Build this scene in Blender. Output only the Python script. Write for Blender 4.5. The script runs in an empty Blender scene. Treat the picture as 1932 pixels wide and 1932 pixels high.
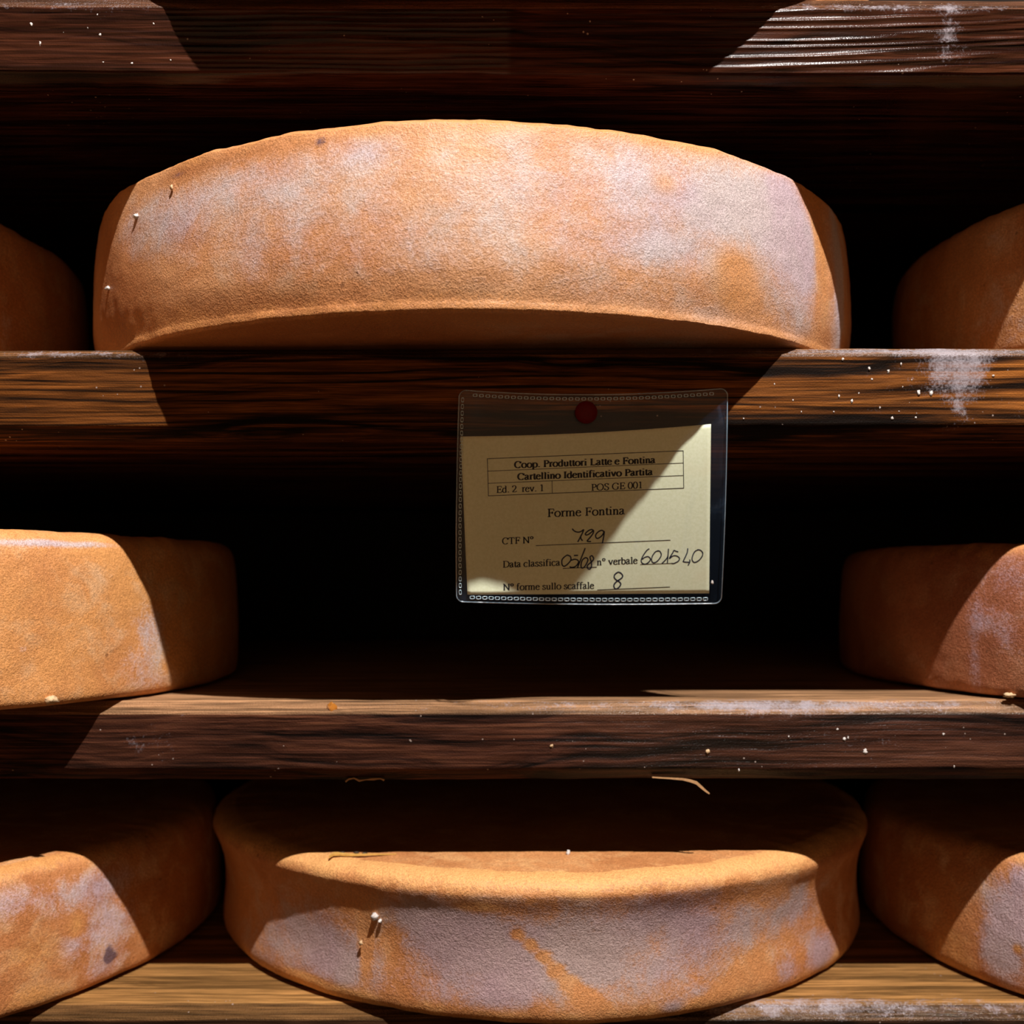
import bpy, math, random
from mathutils import Vector, noise

S = bpy.context.scene
COL = S.collection

# ------------------------------------------------------------------ camera, world, lamp, exposure
F = 2000.0            # focal length in pixels of the 1932 px frame
CX = 966.0
HY = 1084.0           # image row of the horizon (level camera, lens shifted)
cam_data = bpy.data.cameras.new('camera')
cam_data.sensor_width = 36.0
cam_data.sensor_fit = 'HORIZONTAL'
cam_data.lens = 36.0 * F / 1932.0
cam_data.shift_y = (HY - 966.0) / 1932.0
cam_data.clip_start = 0.02
cam_data.clip_end = 50
cam_data.dof.use_dof = True
cam_data.dof.focus_distance = 0.445
cam_data.dof.aperture_fstop = 9.0
cam = bpy.data.objects.new('camera', cam_data)
cam.location = (0, 0, 0)
cam.rotation_euler = (math.pi / 2, 0, 0)
COL.objects.link(cam)
S.camera = cam

world = bpy.data.worlds.new('cellar_air')
S.world = world
world.use_nodes = True
bg = world.node_tree.nodes['Background']
wt = world.node_tree
_tc = wt.nodes.new('ShaderNodeTexCoord')
_sx = wt.nodes.new('ShaderNodeSeparateXYZ')
wt.links.new(_tc.outputs['Generated'], _sx.inputs[0])
_mr = wt.nodes.new('ShaderNodeMapRange')          # the aisle behind the viewer is the brighter side of the cellar
_mr.interpolation_type = 'SMOOTHSTEP'
wt.links.new(_sx.outputs['Y'], _mr.inputs[0])
_mr.inputs[1].default_value = -0.76; _mr.inputs[2].default_value = -1.0
_mr.inputs[3].default_value = 0.010; _mr.inputs[4].default_value = 0.62
bg.inputs[0].default_value = (1.0, 0.55, 0.27, 1)
wt.links.new(_mr.outputs[0], bg.inputs[1])

ld = bpy.data.lights.new('cellar_lamp', 'POINT')
ld.energy = 292
ld.color = (1.0, 0.965, 0.93)
ld.shadow_soft_size = 0.015
lamp = bpy.data.objects.new('cellar_lamp', ld)
lamp.location = (0.315, -0.41, 1.55)
COL.objects.link(lamp)

S.view_settings.view_transform = 'Standard'
S.view_settings.look = 'None'
S.view_settings.exposure = 0.0
S.view_settings.gamma = 1.0
S.view_settings.use_curve_mapping = False

# ------------------------------------------------------------------ helpers
def at(px, py, Y):
    """the point at distance Y that the photograph shows at pixel (px, py)"""
    return Vector(((px - CX) * Y / F, Y, (HY - py) * Y / F))

def tag(o, label=None, cat=None, group=None, kind=None):
    if label: o['label'] = label
    if cat: o['category'] = cat
    if group: o['group'] = group
    if kind: o['kind'] = kind
    return o

def mesh_obj(name, verts, faces, mat, parent=None, smooth=True, loc=None):
    me = bpy.data.meshes.new(name)
    me.from_pydata([tuple(v) for v in verts], [], faces)
    me.materials.append(mat)
    if smooth:
        me.polygons.foreach_set('use_smooth', [True] * len(me.polygons))
    me.update()
    o = bpy.data.objects.new(name, me)
    COL.objects.link(o)
    if loc: o.location = loc
    if parent: o.parent = parent
    return o

def empty(name, loc):
    o = bpy.data.objects.new(name, None)
    o.empty_display_size = 0.02
    o.location = loc
    COL.objects.link(o)
    return o

def attr(o, name, vals):
    a = o.data.attributes.new(name, 'FLOAT', 'POINT')
    a.data.foreach_set('value', vals)

class NT:
    def __init__(s, name):
        s.m = bpy.data.materials.new(name)
        s.m.use_nodes = True
        s.t = s.m.node_tree
        s.t.nodes.clear()
        s.out = s.n('ShaderNodeOutputMaterial')
    def n(s, typ, **kw):
        nd = s.t.nodes.new(typ)
        for k, v in kw.items(): setattr(nd, k, v)
        return nd
    def set(s, sock, v):
        if hasattr(v, 'is_output') or isinstance(v, bpy.types.NodeSocket):
            s.t.links.new(v, sock)
        elif isinstance(v, (tuple, list)) and len(v) == 3 and sock.type == 'RGBA':
            sock.default_value = (*v, 1)
        else:
            sock.default_value = v
    def math(s, op, a, b=None, c=None, clamp=False):
        nd = s.n('ShaderNodeMath', operation=op, use_clamp=clamp)
        s.set(nd.inputs[0], a)
        if b is not None: s.set(nd.inputs[1], b)
        if c is not None: s.set(nd.inputs[2], c)
        return nd.outputs[0]
    def noise(s, vec, scale, detail=4, rough=.55, dist=0.0):
        nd = s.n('ShaderNodeTexNoise')
        s.set(nd.inputs['Vector'], vec)
        nd.inputs['Scale'].default_value = scale
        nd.inputs['Detail'].default_value = detail
        nd.inputs['Roughness'].default_value = rough
        nd.inputs['Distortion'].default_value = dist
        return nd.outputs['Fac']
    def mix(s, fac, a, b, blend='MIX'):
        nd = s.n('ShaderNodeMix', data_type='RGBA', blend_type=blend)
        s.set(nd.inputs[0], fac); s.set(nd.inputs[6], a); s.set(nd.inputs[7], b)
        return nd.outputs[2]
    def ramp(s, fac, lo, hi, a=0.0, b=1.0):
        nd = s.n('ShaderNodeMapRange', interpolation_type='SMOOTHSTEP')
        s.set(nd.inputs[0], fac)
        nd.inputs[1].default_value = lo; nd.inputs[2].default_value = hi
        nd.inputs[3].default_value = a; nd.inputs[4].default_value = b
        return nd.outputs[0]
    def coords(s, scale=(1, 1, 1), off=(0, 0, 0)):
        tc = s.n('ShaderNodeTexCoord')
        mp = s.n('ShaderNodeMapping')
        s.set(mp.inputs[0], tc.outputs['Object'])
        mp.inputs['Scale'].default_value = scale
        mp.inputs['Location'].default_value = off
        return mp.outputs[0]
    def attr(s, name):
        return s.n('ShaderNodeAttribute', attribute_name=name).outputs['Fac']
    def bump(s, h, strength, dist, normal=None):
        nd = s.n('ShaderNodeBump')
        s.set(nd.inputs['Strength'], strength)
        nd.inputs['Distance'].default_value = dist
        s.set(nd.inputs['Height'], h)
        if normal is not None: s.set(nd.inputs['Normal'], normal)
        return nd.outputs[0]
    def pbsdf(s, color, rough=.5, spec=.5, normal=None, **kw):
        p = s.n('ShaderNodeBsdfPrincipled')
        s.set(p.inputs['Base Color'], color)
        s.set(p.inputs['Roughness'], rough)
        s.set(p.inputs['Specular IOR Level'], spec)
        if normal is not None: s.set(p.inputs['Normal'], normal)
        for k, v in kw.items(): s.set(p.inputs[k.replace('_', ' ')], v)
        return p.outputs[0]
    def done(s, shader):
        s.t.links.new(shader, s.out.inputs[0])
        return s.m

def plain(name, color, rough=.6, spec=.4):
    t = NT(name)
    v = t.coords()
    n = t.noise(v, 600, 3)
    c = t.mix(t.ramp(n, .3, .7), tuple(x * .8 for x in color), color)
    return t.done(t.pbsdf(c, rough, spec, t.bump(n, .3, .0003)))

# ------------------------------------------------------------------ materials
def rind_mat(name, seed, warm=(.66, .305, .120), deep=(.56, .225, .075), pale=(.72, .44, .235),
             bloom_or_light=(.50, .432, .42), base_bloom=0.0, grain=1.0, bsoft=(.16, .92), rubc=(.58, .25, .075)):
    t = NT(name)
    v = t.coords(off=(seed * 1.7, seed * .9, seed * .37))
    big = t.noise(v, 14, 5, .6)
    mid = t.noise(v, 55, 7, .62, .4)
    fine = t.noise(v, 700, 4, .6)
    grit = t.noise(v, 1500, 2, .5)
    c = t.mix(t.ramp(big, .38, .66), warm, deep)
    c = t.mix(t.math('MULTIPLY', t.ramp(mid, .45, .72), .75), c, pale)
    # rim and rub marks, warm yellow brown
    c = t.mix(t.math('MULTIPLY', t.ramp(t.math('ADD', t.attr('deep'), t.math('MULTIPLY', t.math('SUBTRACT', mid, .5), 1.2)), .1, .9), .8), c, (.36, .115, .030))  # deep patches: damp brown rind, plus painted shade at the big wheel's lower left
    rb = t.math('ADD', t.attr('rub'), t.math('MULTIPLY', t.math('SUBTRACT', mid, .5), 1.3))
    rb = t.math('ADD', rb, t.math('MULTIPLY', t.math('SUBTRACT', fine, .5), .6))
    rb = t.math('MULTIPLY', t.ramp(rb, .12, .85), t.math('GREATER_THAN', t.attr('rub'), .02))
    c = t.mix(rb, c, rubc)
    # mould bloom and a painted rim highlight
    b = t.math('ADD', t.attr('bloom_or_light'), base_bloom)
    b = t.math('ADD', b, t.math('MULTIPLY', t.math('SUBTRACT', mid, .5), 1.6))
    b = t.math('ADD', b, t.math('MULTIPLY', t.math('SUBTRACT', fine, .5), .95))
    b = t.math('ADD', b, t.math('MULTIPLY', t.math('SUBTRACT', grit, .5), .5))
    b = t.math('SUBTRACT', b, t.math('MULTIPLY', rb, .6))
    bf = t.math('MULTIPLY', t.ramp(b, bsoft[0], bsoft[1]), .88)
    c = t.mix(bf, c, t.mix(t.ramp(big, .35, .65), bloom_or_light, tuple(x * y for x, y in zip(bloom_or_light, (.95, .86, .98)))))
    # small dark blue-grey mould spots
    st = t.math('ADD', t.attr('stain'), t.math('MULTIPLY', t.math('SUBTRACT', fine, .5), .6))
    c = t.mix(t.math('MULTIPLY', t.ramp(st, .35, .8), .85), c, (.10, .055, .075))
    # fine speckle
    sp = t.ramp(grit, .30, .70, .80, 1.16)
    sp2 = t.ramp(fine, .25, .75, .86, 1.12)
    mul = t.math('MULTIPLY', sp, sp2)
    cc = t.n('ShaderNodeCombineColor')
    for i in range(3): t.set(cc.inputs[i], mul)
    c = t.mix(1.0, c, cc.outputs[0], 'MULTIPLY')
    dots = t.n('ShaderNodeTexVoronoi'); t.set(dots.inputs['Vector'], v); dots.inputs['Scale'].default_value = 85
    dk = t.math('MULTIPLY', t.math('LESS_THAN', dots.outputs['Distance'], .075), t.math('GREATER_THAN', big, .55))
    c = t.mix(t.math('MULTIPLY', dk, .55), c, (.12, .04, .015))
    n1 = t.bump(fine, .5 * grain, .0006)
    n2 = t.bump(grit, .6 * grain, .0004, n1)
    n3 = t.bump(mid, .22, .0010, n2)
    rough = t.ramp(grit, .3, .7, .42, .68)
    return t.done(t.pbsdf(c, rough, .38, n3))

def wood_mat(name, seed, dark, mid, light, top, ring=1.0, gloss=.38, bumpy=1.0, pitch=.005, lines=.5):
    t = NT(name)
    v = t.coords(scale=(1.6, 60, 60), off=(seed, seed * 3.1, seed * 7.7))
    warp = t.noise(t.coords(scale=(4, 6, 6), off=(seed, 0, 0)), 1.0, 3)
    add = t.n('ShaderNodeVectorMath', operation='ADD')
    cmb = t.n('ShaderNodeCombineXYZ')
    t.set(cmb.inputs[2], t.math('MULTIPLY', warp, 2.6)); t.set(cmb.inputs[1], t.math('MULTIPLY', warp, 1.0))
    t.t.links.new(v, add.inputs[0]); t.t.links.new(cmb.outputs[0], add.inputs[1])
    grain = t.noise(add.outputs[0], 1.9 * ring, 5, .62, .6)
    v2 = t.coords(scale=(14, 700, 700), off=(seed, 0, 0))
    fib = t.noise(v2, 1.0, 5, .65, .3)
    v3 = t.coords(scale=(3, 25, 25), off=(seed * 2, 0, 3))
    blot = t.noise(v3, 1.0, 5, .6)
    g = t.math('ADD', t.math('MULTIPLY', grain, .72), t.math('MULTIPLY', fib, .28))
    c = t.mix(t.ramp(g, .40, .56), dark, mid)
    c = t.mix(t.math('MULTIPLY', t.ramp(g, .50, .68), t.ramp(blot, .3, .7)), c, light)
    ctop = t.mix(t.ramp(g, .38, .60), tuple(x * .35 for x in top), top)
    ctop = t.mix(t.math('MULTIPLY', t.ramp(blot, .55, .75), .5), ctop, mid)
    # dark growth ring lines
    sx = t.n('ShaderNodeSeparateXYZ'); t.set(sx.inputs[0], t.coords())
    w1 = t.noise(t.coords(scale=(3.5, 20, 45), off=(seed, 1, 2)), 1.0, 3, .55)
    ph = t.math('ADD', t.math('MULTIPLY', t.math('ADD', sx.outputs['Z'], t.math('MULTIPLY', sx.outputs['Y'], .6)), 1 / pitch), t.math('MULTIPLY', w1, 3.2))
    sn = t.math('SINE', t.math('MULTIPLY', ph, 6.2832))
    brk = t.ramp(t.noise(t.coords(scale=(9, 200, 200), off=(seed, 7, 2)), 1.0, 3), .38, .56)
    ln = t.math('MULTIPLY', t.math('MULTIPLY', t.ramp(sn, .45, .95), brk), lines)
    c = t.mix(ln, c, dark)
    c = t.mix(t.attr('worn'), c, ctop)
    fib2 = t.noise(t.coords(scale=(45, 2000, 2000), off=(seed, 4, 0)), 1.0, 3, .6)
    fm = t.math('MULTIPLY', t.ramp(fib, .33, .67, .68, 1.3), t.ramp(fib2, .3, .7, .66, 1.34))
    fc = t.n('ShaderNodeCombineColor')
    for i in range(3): t.set(fc.inputs[i], fm)
    c = t.mix(1.0, c, fc.outputs[0], 'MULTIPLY')
    # damp white mould / salt film; on the chamfers it also paints lamp glints
    grit = t.noise(t.coords(), 900, 3)
    bl = t.math('ADD', t.attr('bloom_or_light'), t.math('MULTIPLY', t.math('SUBTRACT', t.noise(t.coords(off=(seed, 2, 2)), 120, 6, .65), .5), 2.0))
    bl = t.math('ADD', bl, t.math('MULTIPLY', t.math('SUBTRACT', grit, .5), 1.3))
    c = t.mix(t.math('MULTIPLY', t.math('MULTIPLY', t.ramp(bl, .35, 1.25), .8), t.math('GREATER_THAN', t.attr('bloom_or_light'), .015)), c, (.36, .32, .35))
    # pale specks of dust
    vo = t.n('ShaderNodeTexVoronoi'); t.set(vo.inputs['Vector'], t.coords(off=(seed, 1, 4))); vo.inputs['Scale'].default_value = 230
    vo.inputs['Randomness'].default_value = 1
    spk = t.math('MULTIPLY', t.math('LESS_THAN', vo.outputs['Distance'], t.math('MULTIPLY', t.noise(t.coords(off=(seed, 9, 9)), 300, 2), .16)), t.math('GREATER_THAN', t.noise(t.coords(off=(3, seed, 1)), 40, 3), .56))
    c = t.mix(t.math('MULTIPLY', spk, .8), c, (.34, .26, .22))
    wet = t.math('ADD', t.attr('wet'), t.math('MULTIPLY', t.attr('chamfer'), t.math('MULTIPLY', t.attr('damp'), 1.5)))
    h = t.math('ADD', t.math('MULTIPLY', grain, .8), t.math('MULTIPLY', fib, .35))
    n1 = t.bump(h, .7 * bumpy, .0009)
    n2 = t.bump(t.noise(t.coords(), 1300, 2), t.math('ADD', .35 * min(1, bumpy), t.math('MULTIPLY', t.attr('chamfer'), .9)), .0007, n1)
    r = t.math('SUBTRACT', t.ramp(fib, .3, .7, gloss + .08, gloss + .26), t.math('MULTIPLY', wet, .20))
    sp = t.math('ADD', .06, t.math('MULTIPLY', wet, .30))
    return t.done(t.pbsdf(c, r, sp, n2))

M = {}
M['shelf0'] = wood_mat('dark_red_brown_plank', 3.3, (.006, .0022, .0016), (.038, .0105, .0048), (.085, .025, .0100), (.15, .065, .035), 1.2, .17, .35)
M['shelf1'] = wood_mat('stained_ringed_plank', 8.1, (.006, .0028, .0014), (.120, .038, .0075), (.36, .125, .024), (.20, .095, .038), .85, .46, .8, .0042, .9)
M['shelf2'] = wood_mat('dull_purple_brown_plank', 5.7, (.004, .0022, .0018), (.050, .0165, .0090), (.125, .047, .0220), (.37, .195, .095), 1.5, .36, 1.2, .0030, .5)
M['shelf3'] = wood_mat('worn_plank', 12.9, (.004, .0025, .0015), (.040, .017, .008), (.080, .036, .015), (.31, .150, .047), 1.0, .36, .9)
M['crumb'] = plain('white_cheese_crumb', (.62, .56, .52), .6)
M['crumb_tan'] = plain('tan_cheese_crumb', (.60, .40, .22), .6)
M['splinter'] = plain('pale_split_wood', (.50, .27, .12), .6)
M['flake'] = plain('yellow_rind_flake', (.62, .34, .08), .5)
M['speck'] = plain('dark_speck', (.06, .035, .02), .6)
M['ink'] = plain('black_print', (.012, .010, .010), .7, .2)
M['pen'] = plain('blue_black_pen', (.012, .014, .035), .5, .3)
M['pin'] = plain('dark_red_plastic', (.13, .003, .005), .5, .12)
M['pin_steel'] = plain('pin_steel', (.5, .5, .5), .3)

def drop_mat():
    t = NT('amber_drop')
    return t.done(t.pbsdf((.55, .20, .03), .08, .6, Transmission_Weight=.35))
M['drop'] = drop_mat()

def paper_mat():
    t = NT('yellow_paper')
    v = t.coords()
    n = t.noise(v, 900, 4, .6); b = t.noise(v, 60, 4)
    c = t.mix(t.ramp(n, .3, .7), (.80, .84, .58), (.88, .92, .68))
    c = t.mix(t.math('MULTIPLY', t.ramp(b, .5, .75), .35), c, (.84, .80, .54))
    d = t.pbsdf(c, .75, .2, t.bump(n, .15, .0002))
    tr = t.n('ShaderNodeBsdfTranslucent'); t.set(tr.inputs[0], c)
    mx = t.n('ShaderNodeMixShader'); mx.inputs[0].default_value = .06
    t.t.links.new(d, mx.inputs[1]); t.t.links.new(tr.outputs[0], mx.inputs[2])
    return t.done(mx.outputs[0])
M['paper'] = paper_mat()

def film_mat(name, haze, tint, scuff, gloss=.045, rough=.16):
    t = NT(name)
    v = t.coords()
    sc = t.noise(t.coords(scale=(1, 1, .35)), 75, 4, .6, 1.4)
    sf = t.math('ADD', haze, t.math('MULTIPLY', t.ramp(sc, .54, .78), scuff))
    nrm = t.bump(t.noise(v, 140, 3), .35, .0008)
    tr = t.n('ShaderNodeBsdfTransparent')
    df = t.n('ShaderNodeBsdfDiffuse'); t.set(df.inputs[0], tint)
    gl = t.n('ShaderNodeBsdfGlossy'); gl.inputs['Roughness'].default_value = rough
    t.t.links.new(nrm, gl.inputs['Normal'])
    m1 = t.n('ShaderNodeMixShader'); t.set(m1.inputs[0], sf)
    t.t.links.new(tr.outputs[0], m1.inputs[1]); t.t.links.new(df.outputs[0], m1.inputs[2])
    lw = t.n('ShaderNodeFresnel'); lw.inputs[0].default_value = 1.45
    m2 = t.n('ShaderNodeMixShader')
    t.set(m2.inputs[0], t.math('MULTIPLY', lw.outputs[0], gloss / .035))
    t.t.links.new(m1.outputs[0], m2.inputs[1]); t.t.links.new(gl.outputs[0], m2.inputs[2])
    return t.done(m2.outputs[0])
M['film'] = film_mat('clear_plastic_film', .010, (.30, .50, .85), .035, .012)
M['weld'] = film_mat('welded_plastic', .72, (.60, .85, 1.0), .25, .05, .2)
M['rim'] = film_mat('plastic_cut_edge', .25, (.50, .75, .95), .15, .05, .2)

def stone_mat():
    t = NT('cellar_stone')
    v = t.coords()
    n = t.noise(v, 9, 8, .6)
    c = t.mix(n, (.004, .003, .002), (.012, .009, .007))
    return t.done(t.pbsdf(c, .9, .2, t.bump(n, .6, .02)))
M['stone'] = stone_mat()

# ------------------------------------------------------------------ the setting
def box(name, x0, x1, y0, y1, z0, z1, mat, parent=None):
    v = [(x, y, z) for x in (x0, x1) for y in (y0, y1) for z in (z0, z1)]
    f = [(0, 1, 3, 2), (4, 6, 7, 5), (0, 4, 5, 1), (2, 3, 7, 6), (0, 2, 6, 4), (1, 5, 7, 3)]
    return mesh_obj(name, v, f, mat, parent, False)
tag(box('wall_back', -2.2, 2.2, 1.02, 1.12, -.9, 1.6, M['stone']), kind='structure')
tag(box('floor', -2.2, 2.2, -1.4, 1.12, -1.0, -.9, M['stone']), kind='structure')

# ------------------------------------------------------------------ shelves
def lerp_list(a, b, n):
    return [a + (b - a) * i / n for i in range(n)]

def gauss(du, dv, ru, rv):
    return math.exp(-((du / ru) ** 2 + (dv / rv) ** 2))

SX = [-1.15 + .04 * i for i in range(16)] + [-.52 + .0026 * i for i in range(401)] + [.55 + .04 * i for i in range(16)]

def shelf(mat, label, Ds, top_in, ztop, zface_t, zface_b, bot_in, zbot, skew=0.0, seed=0, marks=(), back=1.019, worn_bevel=.5, wet=None, ring=None, nface=26):
    """a plank: long profile with chamfered front edges. marks: (px, py, rx_m, rz_m, amount) of white film and, on the chamfers, painted glints"""
    prof = []
    def seg(p, q, n, w, sharp=True):
        for i in range(n):
            k = i / n
            prof.append((p[0] + (q[0] - p[0]) * k, p[1] + (q[1] - p[1]) * k, w))
    A = (back, zbot); B = (bot_in, zbot); C = (Ds, zface_b); D = (Ds, zface_t); E_ = (top_in, ztop); G = (back, ztop)
    seg(A, (bot_in + .06, zbot), 6, 0); seg((bot_in + .06, zbot), B, 8, 0)
    seg(B, C, 4, 0); seg(C, D, nface, 0); seg(D, E_, 6, worn_bevel)
    seg(E_, (top_in + .10, ztop), 30, 1); seg((top_in + .10, ztop), G, 8, 1)
    prof.append((G[0], G[1], 1))
    nP = len(prof); verts = []; bl = []; wo = []; wt = []; ch = []; da = []
    z0 = ztop
    for x in SX:
        for j, (y, z, w) in enumerate(prof):
            p = Vector((x * 14, y * 120, z * 120 + seed * 10))
            d = noise.noise(p) * .00035
            e = noise.noise(Vector((x * 60, y * 300, z * 300 + seed))) * .00022
            yy = y; zz = z
            if y < Ds + .02:
                yy += d + e
                if ring and abs(y - Ds) < .0005: yy += ring(x, z)
                if z > zface_t - .001: zz += e * 1.3 + noise.noise(Vector((x * 5, seed, 3))) * .0005
                if z < zface_b + .001: zz += e * 1.6 + noise.noise(Vector((x * 7, seed, 9))) * .0004
            verts.append((x, yy, zz + skew * x))
            b = 0
            for (mx, my, rx, rz, am) in marks:
                c = at(mx, my, Ds)
                b += am * gauss(x - c.x, z - c.z, rx, rz) * (1 if y < top_in + .004 else 0)
            bl.append(b)
            wo.append(w)
            ch.append(1.0 if 0 < w < 1 else 0.0)
            da.append(max(0, min(1, (x - .0) / .12)))
            wt.append(max(0, min(1, wet(x) if wet else max(0, (x - .02) / .35))))
    faces = []
    for i in range(len(SX) - 1):
        for j in range(nP):
            k = (j + 1) % nP
            faces.append((i * nP + j, i * nP + k, (i + 1) * nP + k, (i + 1) * nP + j))
    faces.append(tuple(range(nP))[::-1])
    faces.append(tuple((len(SX) - 1) * nP + j for j in range(nP)))
    o = mesh_obj('wooden_shelf', [(a, b - Ds, c - z0) for a, b, c in verts], faces, mat, loc=(0, Ds, z0))
    for p in o.data.polygons[-2:]: p.use_smooth = False
    attr(o, 'bloom_or_light', bl); attr(o, 'worn', wo); attr(o, 'wet', wt); attr(o, 'chamfer', ch); attr(o, 'damp', da)
    return tag(o, label, 'shelf', 'rack shelves')

Z0T, Z1T, Z2T, Z3T = .2500, .1018, -.0602, -.2072
D0, D1, D2, D3 = .455, .475, .500, .505
def ring0(x, z):
    """weathered growth rings: raised hard grain between worn furrows, sweeping up to the right"""
    k = max(.25, min(1, (x + .02) / .14)) if x > 0 else .45
    bend = .0 if x < .09 else 1.9 * (x - .09) ** 1.5 * 30 * .02
    w = noise.noise(Vector((x * 9, 2.2, z * 60))) * .0016 + noise.noise(Vector((x * 30, 5.1, z * 90))) * .0004
    pitch = .0040 if x > 0 else .0026
    ph = (z - bend * .12 + w) / pitch + .5 * noise.noise(Vector((x * 3, z * 200, 1)))
    c = .5 + .5 * math.sin(2 * math.pi * ph)
    return -.00056 * k * (c ** 2.2) * (1 if x > 0 else .8)
shelf0 = shelf(M['shelf0'], 'topmost dark plank shelf crossing above the big cheese wheel', D0, .461, Z0T, .2432, .2157, .462, .2127,
               skew=-.0032, seed=1, marks=[(1790, 70, .006, .012, .7), (1560, 8, .05, .003, .6), (1850, 8, .04, .003, .5), (150, 8, .05, .004, .5)], worn_bevel=.8, ring=ring0, nface=72, wet=lambda x: max(.4 if x < 0 else 0, (x - .08) / .10))
shelf1 = shelf(M['shelf1'], 'ringed brown shelf under the big wheel, with the card pinned to it', D1, .4805, Z1T, .0982, .0668, .484, .0610,
               skew=.0022, seed=2, marks=[(1800, 690, .015, .008, .62), (1775, 715, .004, .012, .35), (1820, 735, .006, .014, .50), (1812, 765, .003, .008, .5), (1850, 700, .004, .010, .35), (1700, 663, .08, .0022, .8),
                                          (150, 664, .06, .0020, .7), (1780, 720, .03, .014, .22)], worn_bevel=.55, wet=lambda x: 0)
shelf2 = shelf(M['shelf2'], 'third shelf, purple brown with splinters hanging from its lower edge', D2, .508, Z2T, -.0653, -.0915, .506, -.0975,
               skew=.0005, seed=3, marks=[(1700, 1333, .11, .0026, .52), (1350, 1333, .09, .0026, .42), (950, 1333, .06, .0022, .3), (1450, 1340, .03, .004, .5), (1650, 1400, .03, .010, .25), (280, 1400, .015, .010, .3)],  # marks along the chamfer paint its glints in white
               worn_bevel=.75, wet=lambda x: max(0, min(1, (x - .0) / .06)) * max(.35, 1 - abs(x - .09) / .2))
shelf3 = shelf(M['shelf3'], 'lowest shelf, pale worn top and wet chamfered edge', D3, .5137, Z3T, -.2118, -.2400, .513, -.2460,
               seed=4, marks=[(1700, 1910, .10, .0034, .5), (1500, 1910, .05, .003, .5), (420, 1880, .02, .004, .4)], worn_bevel=.35)

# ------------------------------------------------------------------ cheese wheels
NSEG = 640
def profile(R, H, kind):
    """(radius, z) from the underside centre round to the top centre"""
    P = [(0, .0012), (R * .4, .0010), (R * .7, .0006), (R * .85, .0003)]
    if kind == 'lip':          # sharp lips above and below, side bulging a little
        key = [(R - .0110, .0), (R - .0055, .0001), (R - .0034, .0009), (R - .0030, .0040), (R - .0005, .018), (R, H * .42), (R - .0008, H * .66),
               (R - .0026, H * .86), (R - .0038, H - .0042), (R - .0046, H - .0032), (R - .0088, H - .0006), (R - .0115, H - .0001), (R - .016, H)]
    elif kind == 'waist':      # pressed side, hollow in the middle, rounded shoulder
        key = [(R - .0140, .0), (R - .0092, .0008), (R - .0066, .0040), (R - .0058, .010), (R - .0068, H * .36), (R - .0062, H * .55), (R - .0040, H * .72),
               (R - .0008, H - .0110), (R, H - .0080), (R - .0018, H - .0040), (R - .0065, H - .0012), (R - .012, H - .0002), (R - .020, H)]
    else:                      # straight side, softly rounded edges
        key = [(R - .0080, .0), (R - .0030, .0010), (R - .0008, .0040), (R, .012), (R + .0004, H * .4), (R - .0005, H * .7), (R - .0020, H - .010),
               (R - .0042, H - .0042), (R - .0080, H - .0012), (R - .0125, H - .0002), (R - .019, H)]
    # dense resample of the key polyline by Catmull-Rom
    dense = []
    for i in range(len(key) - 1):
        p0 = key[max(i - 1, 0)]; p1 = key[i]; p2 = key[i + 1]; p3 = key[min(i + 2, len(key) - 1)]
        L = math.hypot(p2[0] - p1[0], p2[1] - p1[1])
        n = max(2, int(L / .0013))
        for k in range(n):
            t = k / n
            q = []
            for a in range(2):
                q.append(.5 * (2 * p1[a] + (p2[a] - p0[a]) * t + (2 * p0[a] - 5 * p1[a] + 4 * p2[a] - p3[a]) * t * t + (-p0[a] + 3 * p1[a] - 3 * p2[a] + p3[a]) * t ** 3))
            dense.append(tuple(q))
    dense.append(key[-1])
    T = []
    r = R - .019 - (.003 if kind == 'waist' else 0)
    for k in (.98, .96, .93, .9, .86, .82, .76, .7, .6, .45, .25, 0): T.append((r * k, H - .0010 * (1 - k)))
    return P + dense + T

def hit(px, py, cx, D, R):
    dx = (px - CX) / F; dz = (HY - py) / F
    a = dx * dx + 1; b = -2 * (dx * cx + D); c = cx * cx + D * D - R * R
    disc = b * b - 4 * a * c
    if disc < 0: Y = -b / (2 * a)
    else: Y = (-b - math.sqrt(disc)) / (2 * a)
    return math.atan2(dx * Y - cx, D - Y), dz * Y, Y      # angle from the front, height, distance

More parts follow.
